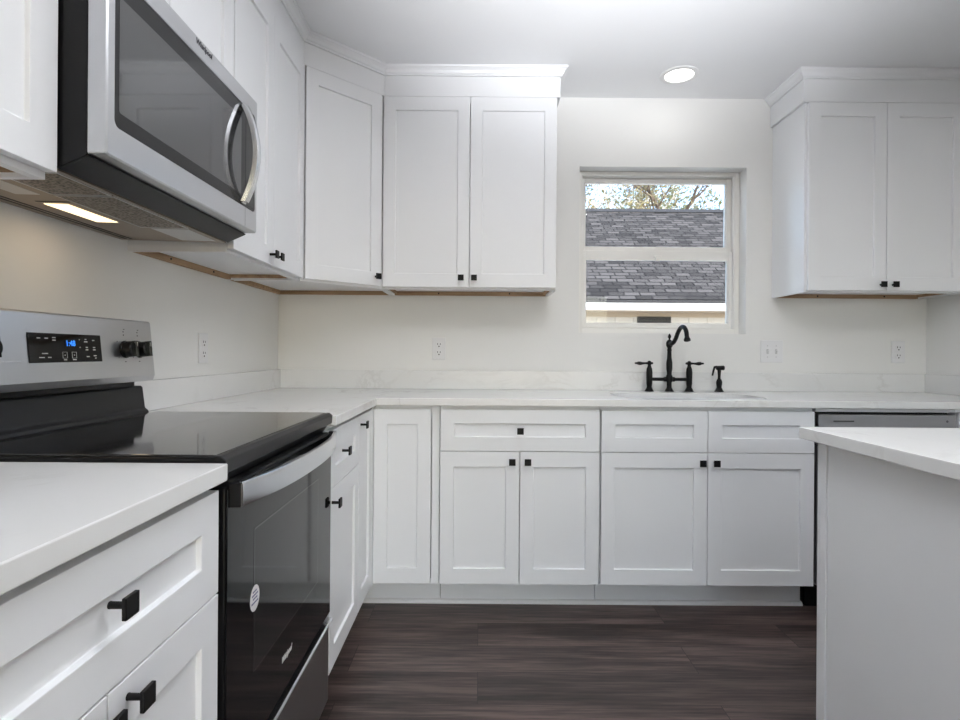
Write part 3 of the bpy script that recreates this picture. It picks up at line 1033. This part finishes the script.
for u, v, wd in ((-0.090, 0.022, 0.010), (-0.067, 0.022, 0.010), (-0.044, 0.024, 0.010), (-0.044, 0.018, 0.010), (-0.085, -0.022, 0.016), (-0.062, -0.022, 0.010), (-0.075, -0.013, 0.018),
                 (0.062, 0.022, 0.006), (0.062, 0.016, 0.012), (0.090, 0.020, 0.008), (0.064, 0.002, 0.007), (0.064, -0.004, 0.009), (0.091, 0.002, 0.008), (0.091, -0.004, 0.009),
                 (0.066, -0.021, 0.010), (0.092, -0.019, 0.010), (0.094, -0.025, 0.005), (0.040, 0.021, 0.003), (0.040, 0.002, 0.003),
                 (-0.013, -0.028, 0.010), (0.018, -0.028, 0.012), (-0.013, -0.017, 0.003), (0.018, -0.017, 0.003)):
    dash(u, v, wd)
for u in (-0.013, 0.018):
    for a, b, c_, d_ in ((-0.0075, 0.0075, -0.010, -0.0094), (-0.0075, 0.0075, -0.0245, -0.0239), (-0.0075, -0.0069, -0.0245, -0.0094), (0.0069, 0.0075, -0.0245, -0.0094)):
        mk.box(u + a, u + b, -0.0030, -0.0024, c_, d_)
on_panel(mk, 'key_print', M['print'], pc, 1.113, 0.0, parent=dsp)
for kx in (0.058, 0.126, 0.584, 0.648):
    k = MB()
    rot = Matrix.Rotation(PI / 2, 3, 'X')
    k.lathe([(0.0245, 0.0), (0.0245, 0.004), (0.0225, 0.006), (0.0215, 0.026), (0.0190, 0.029)], 0, 0, 0, 28, rot)
    k.box(-0.006, 0.006, -0.036, -0.010, -0.0215, 0.0215)
    ko = on_panel(k, 'control_knob', M['blackglass'], kx, 1.111, 0.0005, bevel=0.0008)
    on_panel(MB().box(-0.001, 0.001, -0.0366, -0.036, 0.006, 0.018), 'pointer', M['print'], kx, 1.111, 0.0005, parent=ko)
    for du, dv, ww, hh_ in ((0.0, 0.040, 0.004, 0.004), (0.0, 0.049, 0.005, 0.003), (-0.030, 0.022, 0.003, 0.003), (0.004, 0.056, 0.006, 0.0025), (-0.028, -0.022, 0.003, 0.003), (0.0, -0.034, 0.006, 0.0025)):
        on_panel(MB().box(du - ww/2, du + ww/2, -0.0004, 0.0002, dv - hh_/2, dv + hh_/2), 'dial_mark', M['inkdark'], kx, 1.111, 0.0)

# ------------------------------------------------------------------ microwave
MY0, MW = -2.0345, 0.689
mw = thing('microwave', 'stainless over-the-range microwave mounted above the range', 'microwave', (XL, MY0, 1.435), L90)
def z_(z): return z - 1.435
MB().prism([(D(0.003), z_(1.445)), (D(0.320), z_(1.437)), (D(0.372), z_(1.460)), (D(0.372), z_(1.857)), (D(0.003), z_(1.857))], 0.0, MW, 'x').build('case', M['blackplastic'], mw, 0.0015)
MF = 0.408
dz0, dz1 = z_(1.4625), z_(1.8555)
# steel door with a rounded opening for the glass
def rr3(x0, x1, z0, z1, r, y, n=6):
    return [Vector((p[0], y, p[1])) for p in rrect(x0, x1, z0, z1, r, n)]
gx0, gx1, gz0, gz1 = 0.021, MW - 0.014, z_(1.5205), z_(1.8085)
m = MB()
secs = [rr3(0.0, MW, dz0, dz1, 0.004, D(0.3735)), rr3(0.0, MW, dz0, dz1, 0.004, D(MF - 0.003)), rr3(0.003, MW - 0.003, dz0 + 0.003, dz1 - 0.003, 0.004, D(MF)),
        rr3(gx0, gx1, gz0, gz1, 0.014, D(MF)), rr3(gx0, gx1, gz0, gz1, 0.014, D(MF - 0.004))]
R = [[m.bm.verts.new(p) for p in s_] for s_ in secs]
for i in range(len(R) - 1):
    for k in range(len(R[0])):
        j = (k + 1) % len(R[0])
        m.bm.faces.new((R[i][k], R[i][j], R[i+1][j], R[i+1][k]))
m.bm.faces.new(R[0]); m.bm.faces.new(R[-1])
md = m.build('door', M['steel'], mw)
g = MB()
secs = [rr3(gx0 + 0.001, gx1 - 0.001, gz0 + 0.001, gz1 - 0.001, 0.013, D(q)) for q in (MF - 0.0038, MF - 0.0008)]
g.loft(secs)
gb = g.build('door_glass', M['smokeborder'], md)
MB().loft([rr3(gx0 + 0.014, 0.578, gz0 + 0.030, gz1 - 0.042, 0.006, D(q)) for q in (MF - 0.0007, MF - 0.0004)]).build('viewing_window', M['microglass'], gb)
# control strip seam
MB().box(0.6045, 0.6055, D(MF + 0.0003), D(MF - 0.0007), dz0 + 0.004, gz0 - 0.001).build('door_seam', M['slot'], md)
MB().box(0.609, gx1 - 0.004, D(MF - 0.0004), D(MF - 0.0007), gz0 + 0.010, gz1 - 0.010).build('control_glass', M['smoked'], md)
# bowed handle
hxm = 0.585
pts, rd = [], []
za, zb_ = z_(1.530), z_(1.800)
secs = []
for i in range(25):
    u = i / 24
    zz = za + (zb_ - za) * u
    d = MF + 0.008 + 0.034 * (1 - abs(2 * u - 1) ** 2.0)
    wd = 0.0150
    secs.append([Vector((hxm - wd, D(d - 0.007), zz)), Vector((hxm - wd + 0.002, D(d + 0.005), zz)), Vector((hxm, D(d + 0.009), zz)), Vector((hxm + wd - 0.002, D(d + 0.005), zz)), Vector((hxm + wd, D(d - 0.007), zz)), Vector((hxm, D(d - 0.008), zz))])
hm = MB().loft(secs).build('handle', M['chrome'], md, smooth=True)
hm['label'] = 'bowed vertical steel handle'
for q in (za + 0.003, zb_ - 0.003):
    MB().box(hxm - 0.010, hxm + 0.010, D(MF + 0.008), D(MF - 0.0005), q - 0.008, q + 0.008).build('handle_mount', M['chrome'], hm, 0.002)
text_part('maker_mark', 'Whirlpool', 0.019, M['inkdark'], md, Vector((0.357, D(MF + 0.0006), z_(1.841))), FRONT, shear=0.2, bold=0.0004)
# sloping lower front rail, grease filters, lamp
un = MB()
un.prism([(D(0.3225), z_(1.4345)), (D(0.374), z_(1.4575)), (D(0.376), z_(1.4595)), (D(0.376), z_(1.4605)), (D(0.3725), z_(1.4595)), (D(0.3205), z_(1.4365))], 0.001, MW - 0.001, 'x')
un.build('lower_rail', M['darkgrey'], mw, 0.0006)
bp = MB()
bp.prism([(D(0.004), z_(1.4405)), (D(0.318), z_(1.4330)), (D(0.318), z_(1.4365)), (D(0.004), z_(1.4445))], 0.004, MW - 0.004, 'x')
bo = bp.build('bottom_plate', M['warmsteel'], mw)
def under(d): return z_(1.4405) - (d - 0.004) / 0.314 * 0.0075
def under_box(x0, x1, d0, d1, h0, h1, name, mat, parent):
    return MB().prism([(D(d0), under(d0) + h0), (D(d1), under(d1) + h0), (D(d1), under(d1) + h1), (D(d0), under(d0) + h1)], x0, x1, 'x').build(name, mat, parent)
for x0, x1 in ((0.020, 0.165), (0.180, 0.480)):
    fo = under_box(x0, x1, 0.185, 0.305, -0.0012, 0.0, 'grease_filter', M['filter'], bo)
    rim = MB()
    for a, b, c_, d_ in ((x0 - 0.004, x1 + 0.004, 0.181, 0.185), (x0 - 0.004, x1 + 0.004, 0.305, 0.309), (x0 - 0.004, x0, 0.185, 0.305), (x1, x1 + 0.004, 0.185, 0.305)):
        rim.prism([(D(c_), under(c_) - 0.002), (D(d_), under(d_) - 0.002), (D(d_), under(d_)), (D(c_), under(c_))], a, b, 'x')
    rim.build('filter_frame', M['steel'], fo)
under_box(0.258, 0.436, 0.098, 0.152, -0.0014, 0.0, 'lamp_lens', M['warmlens'], bo)
under_box(0.020, 0.180, 0.098, 0.152, -0.0008, 0.0, 'lamp_cover', M['steel'], bo)
under_box(0.500, 0.660, 0.20, 0.30, -0.0008, 0.0, 'vent_cover', M['steel'], bo)
gr = MB()
for x0, x1, d in ((0.03, 0.665, 0.028), (0.03, 0.665, 0.044)):
    gr.prism([(D(d), under(d) - 0.001), (D(d + 0.006), under(d) - 0.001), (D(d + 0.006), under(d)), (D(d), under(d))], x0, x1, 'x')
gr.prism([(D(0.095), under(0.1) - 0.001), (D(0.17), under(0.17) - 0.001), (D(0.17), under(0.17)), (D(0.095), under(0.1))], 0.236, 0.241, 'x')
gr.prism([(D(0.18), under(0.18) - 0.001), (D(0.31), under(0.31) - 0.001), (D(0.31), under(0.31)), (D(0.18), under(0.18))], 0.168, 0.173, 'x')
gr.build('bottom_slot', M['slot'], bo)
cl = bpy.data.lights.new('cooktop_lamp', 'AREA')
cl.shape = 'RECTANGLE'; cl.size, cl.size_y = 0.17, 0.045
cl.energy = 0.09
cl.color = (1.0, 0.72, 0.42)
clo = bpy.data.objects.new('cooktop_lamp', cl)
COL.objects.link(clo)
clo.location = (XL + 0.125, MY0 + 0.347, 1.4335)
clo.rotation_euler = (0, 0, PI / 2)

# ------------------------------------------------------------------ dishwasher
DW0, DWW = 1.436, 0.602
dw = thing('dishwasher', 'stainless dishwasher under the counter right of the sink cabinet', 'dishwasher', (DW0, 0, 0))
MB().box(0.004, DWW - 0.004, -0.585, -0.03, 0.10, 0.868).build('tub', M['blackplastic'], dw, 0.002)
dd = MB().box(0.008, DWW - 0.004, -0.628, -0.590, 0.125, 0.722).build('door_panel', M['steeldark'], dw, 0.002)
cc = MB().box(0.008, DWW - 0.004, -0.632, -0.590, 0.726, 0.857).build('control_strip', M['steeldark'], dw, 0.003)
MB().box(0.072, 0.160, -0.6326, -0.6318, 0.826, 0.831).build('vent_slot', M['slot'], cc)
MB().lathe([(0.005, 0.0), (0.005, 0.0008)], DWW - 0.045, -0.632, 0.830, 16, Matrix.Rotation(PI / 2, 3, 'X')).build('emblem', M['inkdark'], cc)
MB().box(0.002, DWW - 0.002, -0.622, -0.594, 0.8665, 0.8805).build('mounting_strip', M['steel'], dw, 0.001)
MB().box(0.010, DWW - 0.010, -0.540, -0.520, 0.001, 0.098).build('kick_plate', M['blackplastic'], dw, 0.001)
for x in (0.05, DWW - 0.05):
    MB().lathe([(0.015, 0), (0.015, 0.008), (0.008, 0.01), (0.008, 0.0995)], x, -0.3, 0.0, 12).build('foot', M['blackplastic'], dw, smooth=True)

# ------------------------------------------------------------------ island
IX0, IX1, IY0, IY1 = 0.904, 1.80, -3.30, -1.538
isl = thing('kitchen_island', 'white kitchen island with plain end panel in the right foreground', 'island', (IX0, IY1, 0))
LX, LY = IX1 - IX0, IY0 - IY1
MB().box(0.012, LX, LY, -0.010, 0.0, CT0 - 0.001).build('body', M['cabinet'], isl, 0.001)
MB().box(0.004, 0.0115, LY, -0.0385, 0.0005, CT0 - 0.0015).build('side_panel', M['cabinet'], isl, 0.0008)
MB().box(0.0, 0.0115, -0.036, -0.0095, 0.0005, CT0 - 0.0015).build('corner_trim', M['cabinet'], isl, 0.0010)
MB().box(0.0, LX, -0.0092, 0.0, 0.0005, CT0 - 0.0015).build('back_panel', M['cabinet'], isl, 0.0008)
it = thing('island_countertop', 'white quartz slab on top of the island', 'countertop', (0, 0, 0))
slab('worktop', [(0.870, -1.507), (1.85, -1.507), (1.85, -3.33), (0.870, -3.33)], [], CT0, CT1, it)

# ------------------------------------------------------------------ outlets and switches
GO = 'electrical plates on the walls'
def outlet(label, loc, rot):
    t = thing('wall_outlet', label, 'outlet', loc, rot, GO)
    MB().box(-0.0355, 0.0355, -0.006, -0.0005, -0.0585, 0.0585).build('cover_plate', M['plate'], t, 0.002)
    for dz in (-0.0235, 0.0195):
        m = MB()
        m.loft([[Vector((p[0], y, p[1] + dz)) for p in rrect(-0.0165, 0.0165, -0.0145, 0.0145, 0.010, 5)] for y in (-0.006, -0.0082)])
        f = m.build('receptacle', M['plate'], t, 0.0004)
        MB().box(-0.0085, -0.0055, -0.0088, -0.0082, dz + 0.001, dz + 0.010).build('socket_slot', M['slot'], f)
        MB().box(0.0055, 0.0085, -0.0088, -0.0082, dz + 0.001, dz + 0.009).build('socket_slot', M['slot'], f)
        MB().lathe([(0.0036, 0.0), (0.0036, 0.0006)], 0, -0.0082, dz - 0.0075, 10, Matrix.Rotation(PI / 2, 3, 'X')).build('ground_hole', M['slot'], f)
    return t
outlet('white duplex outlet on back wall below the wall cabinet left of the window', (-0.219, 0, 1.129), 0)
outlet('white duplex outlet on back wall near the right corner', (2.243, 0, 1.129), 0)
outlet('white outlet on left wall between range and corner', (XL, -0.836, 1.119), L90)
t = thing('switch_plate', 'white two-gang switch plate on back wall right of the faucet', 'light switch', (1.564, 0, 1.127), 0, GO)
MB().box(-0.0595, 0.0595, -0.006, -0.0005, -0.0595, 0.0595).build('cover_plate', M['plate'], t, 0.002)
for x in (-0.023, 0.023):
    MB().box(x - 0.0055, x + 0.0055, -0.0070, -0.006, -0.0125, 0.0125).build('toggle_slot', M['plateline'], t)
    MB().prism([(-0.0072, -0.006), (-0.0072, 0.004), (-0.017, 0.008), (-0.018, 0.004)], x - 0.004, x + 0.004, 'x').build('toggle', M['plate'], t, 0.0006)
    for dz in (-0.030, 0.030):
        MB().lathe([(0.003, 0.0), (0.003, 0.0006)], x, -0.006, dz, 10, Matrix.Rotation(PI / 2, 3, 'X')).build('screw_head', M['plateline'], t)

# ------------------------------------------------------------------ recessed ceiling lights
def can(x, y, label, power=CAN_POWER):
    t = thing('recessed_light', label, 'ceiling light', (x, y, H), 0, 'recessed ceiling lights')
    m = MB()
    n = 40
    R = []
    for r, z in ((0.094, -0.0006), (0.092, -0.004), (0.074, -0.007), (0.070, -0.005), (0.068, -0.0012)):
        R.append([m.bm.verts.new((r * math.cos(2*PI*k/n), r * math.sin(2*PI*k/n), z)) for k in range(n)])
    for i in range(len(R)):
        A, B = R[i], R[(i + 1) % len(R)]
        for k in range(n):
            j = (k + 1) % n
            m.bm.faces.new((A[k], A[j], B[j], B[k]))
    m.build('trim_ring', M['trim'], t, smooth=True)
    MB().lathe([(0.0675, -0.0040), (0.0675, -0.0015)], 0, 0, 0, n).build('lens', M['lens'], t)
    l = bpy.data.lights.new('can_lamp', 'AREA')
    l.shape = 'DISK'
    l.size = 0.13
    l.energy = power
    l.color = (1.0, 0.985, 0.96)
    lo = bpy.data.objects.new('can_lamp', l)
    COL.objects.link(lo)
    lo.location = (x, y, H - 0.009)
    return t
can(0.970, -0.258, 'round white recessed light in the ceiling above the window', 0.3)
for x, y, lb in ((0.97, -2.25, 'round recessed light in the ceiling above the island, nearest the sink'),
                 (0.0, -4.1, 'added round recessed light, unseen, in the ceiling behind the camera on the left'),
                 (1.7, -4.1, 'added round recessed light, unseen, in the ceiling behind the camera on the right')):
    can(x, y, lb, 4.6 if y > -3 else CAN_POWER)  # the pair behind the camera is unseen, added for room light

# ------------------------------------------------------------------ outside the window
g = MB().box(-30, 40, 0.3, 60, -0.5, -0.45).build('ground', M['bounceground'])
structure(g)
nh = thing('neighbour_house', 'neighbouring house with grey shingle roof seen through the window', 'house', (3, 6.0, -0.45))
def nz(z): return z + 0.45
EY, EZ, RYd, RZ = 5.5 - 6.0, nz(1.93), 9.2 - 6.0, nz(4.19)
sl_ = math.hypot(RYd - EY, RZ - EZ)
bm = bmesh.new()
uv = bm.loops.layers.uv.new('uv')
def quad(pts, uvs):
    f = bm.faces.new([bm.verts.new(p) for p in pts])
    for lp, q in zip(f.loops, uvs): lp[uv].uv = q
xa, xb = -6.0, 7.0
th_ = 0.04
quad([(xa, EY, EZ), (xb, EY, EZ), (xb, RYd, RZ), (xa, RYd, RZ)], [(xa, 0), (xb, 0), (xb, sl_), (xa, sl_)])
ry2 = 2 * RYd - EY
quad([(xb, ry2, EZ), (xa, ry2, EZ), (xa, RYd, RZ), (xb, RYd, RZ)], [(xb, 0), (xa, 0), (xa, sl_), (xb, sl_)])
me = bpy.data.meshes.new('roof')
bm.to_mesh(me); bm.free()
rf = bpy.data.objects.new('roof', me)
COL.objects.link(rf)
me.materials.append(M['shingle'])
rf.parent = nh
s_ = rf.modifiers.new('thick', 'SOLIDIFY'); s_.thickness = 0.03; s_.offset = -1
MB().prism([(RYd - 0.13, RZ - 0.06), (RYd, RZ + 0.035), (RYd + 0.13, RZ - 0.06), (RYd, RZ + 0.005)], xa, xb, 'x').build('ridge_cap', M['ridge'], nh)
MB().box(xa, xb, EY - 0.012, EY + 0.03, EZ - 0.055, EZ - 0.012).build('drip_edge', M['ridge'], nh)
MB().box(xa, xb, EY + 0.0, EY + 0.025, EZ - 0.165, EZ - 0.055).build('fascia', M['fascia'], nh)
MB().box(xa, xb, EY + 0.026, EY + 0.42, EZ - 0.165, EZ - 0.150).build('soffit', M['soffit'], nh)
MB().box(xa, xb, EY + 0.40, EY + 0.425, EZ - 0.245, EZ - 0.166).build('frieze_board', M['soffit'], nh)
sd_ = MB()
sd_.box(xa + 0.2, xb - 0.2, EY + 0.42, EY + 0.52, 0.0, EZ - 0.166)
x = xa + 0.2
while x < xb - 0.25:
    sd_.box(x, x + 0.045, EY + 0.405, EY + 0.42, 0.0, EZ - 0.246)
    x += 0.29
sd_.build('siding', M['siding'], nh)
bw = MB().box(xa + 0.2, xb - 0.2, ry2 - 0.5, ry2 - 0.4, 0.0, EZ - 0.1)
for xx in (xa + 0.2, xb - 0.3):
    bw.prism([(EY + 0.52, 0.0), (ry2 - 0.5, 0.0), (ry2 - 0.5, EZ), (RYd, RZ - 0.25), (EY + 0.52, EZ)], xx, xx + 0.1, 'x')
bw.build('end_wall', M['siding'], nh)
vx0, vx1 = 2.475 - 3, 3.0 - 3
ve = MB().box(vx0, vx1, EY + 0.385, EY + 0.404, nz(1.565), nz(1.695)).build('wall_vent', M['louver'], nh)
for i in range(4):
    zz = nz(1.572) + i * 0.030
    MB().prism([(EY + 0.372, zz), (EY + 0.384, zz), (EY + 0.384, zz + 0.018)], vx0 + 0.02, vx1 - 0.02, 'x').build('louvre', M['louver'], ve)

def tree(label, x, y, h, trunk_r, bark, leaf, leaves, lean=0.0, seed=1, split=0.32, leafsize=0.10, cat='tree'):
    rnd = random.Random(seed)
    t = thing('yard_tree', label, cat, (x, y, -0.45), 0, 'trees behind the neighbouring roof')
    br = MB()
    tips = []
    def grow(p, d, ln, r, depth):
        n = 4
        pts, rr = [p], [r]
        for i in range(n):
            d = (d + Vector((rnd.uniform(-.22, .22), rnd.uniform(-.22, .22), rnd.uniform(-.08, .14)))).normalized()
            p = p + d * ln / n
            pts.append(p)
            rr.append(r * (1 - 0.42 * (i + 1) / n))
        br.tube(pts, rr, 7 if depth < 2 else 5)
        if depth >= 2: tips.extend(pts[1:])
        if depth < 5:
            kids = 3 if depth < 4 else 2
            for k in range(kids):
                src = pts[-1] if k == 0 else pts[rnd.randint(2, n)]
                a = rnd.uniform(0, 2 * PI)
                sp_ = rnd.uniform(0.45, 0.95)
                nd = (d + Vector((math.cos(a), math.sin(a), rnd.uniform(-0.1, 0.35))) * sp_).normalized()
                grow(src, nd, ln * rnd.uniform(0.62, 0.82), rr[-1] * rnd.uniform(0.7, 0.95), depth + 1)
    grow(Vector((0, 0, 0)), Vector((lean, 0, 1)).normalized(), h * split, trunk_r, 0)
    br.build('branches', bark, t, smooth=True)
    if leaves:
        lf = bmesh.new()
        for i in range(leaves):
            c = rnd.choice(tips) + Vector((rnd.gauss(0, .16), rnd.gauss(0, .16), rnd.gauss(0, .16)))
            a = Vector((rnd.uniform(-1, 1), rnd.uniform(-1, 1), rnd.uniform(-1, 1))).normalized()
            b = a.orthogonal().normalized()
            s1, s2 = leafsize * rnd.uniform(.6, 1.3), leafsize * 0.4
            lf.faces.new([lf.verts.new(c + a * s1), lf.verts.new(c + b * s2), lf.verts.new(c - a * s1), lf.verts.new(c - b * s2)])
        me = bpy.data.meshes.new('foliage')
        lf.to_mesh(me); lf.free()
        o = bpy.data.objects.new('foliage', me)
        COL.objects.link(o)
        me.materials.append(leaf)
        o.parent = t
    return t
tree('thick-trunked brown tree rising above the middle of the neighbouring roof ridge', 5.25, 14.5, 10.5, 0.24, M['bark'], M['leafy'], 3000, 0.0, 11, leafsize=0.08)
tree('pale bare-branched tree above the right end of the roof ridge', 9.1, 21.0, 12.0, 0.36, M['palebark'], M['leaf'], 1600, -0.08, 5, leafsize=0.11)
tree('dark thin-branched tree above the left end of the roof ridge', 6.8, 32.0, 16.0, 0.25, M['bark'], M['leafy'], 1100, 0.02, 23, leafsize=0.14)
tree('pale tree with light branches between the trunk and right end of the roof ridge', 16.2, 46.0, 21.0, 0.8, M['palebark'], M['leaf'], 3500, 0.0, 31, leafsize=0.24)
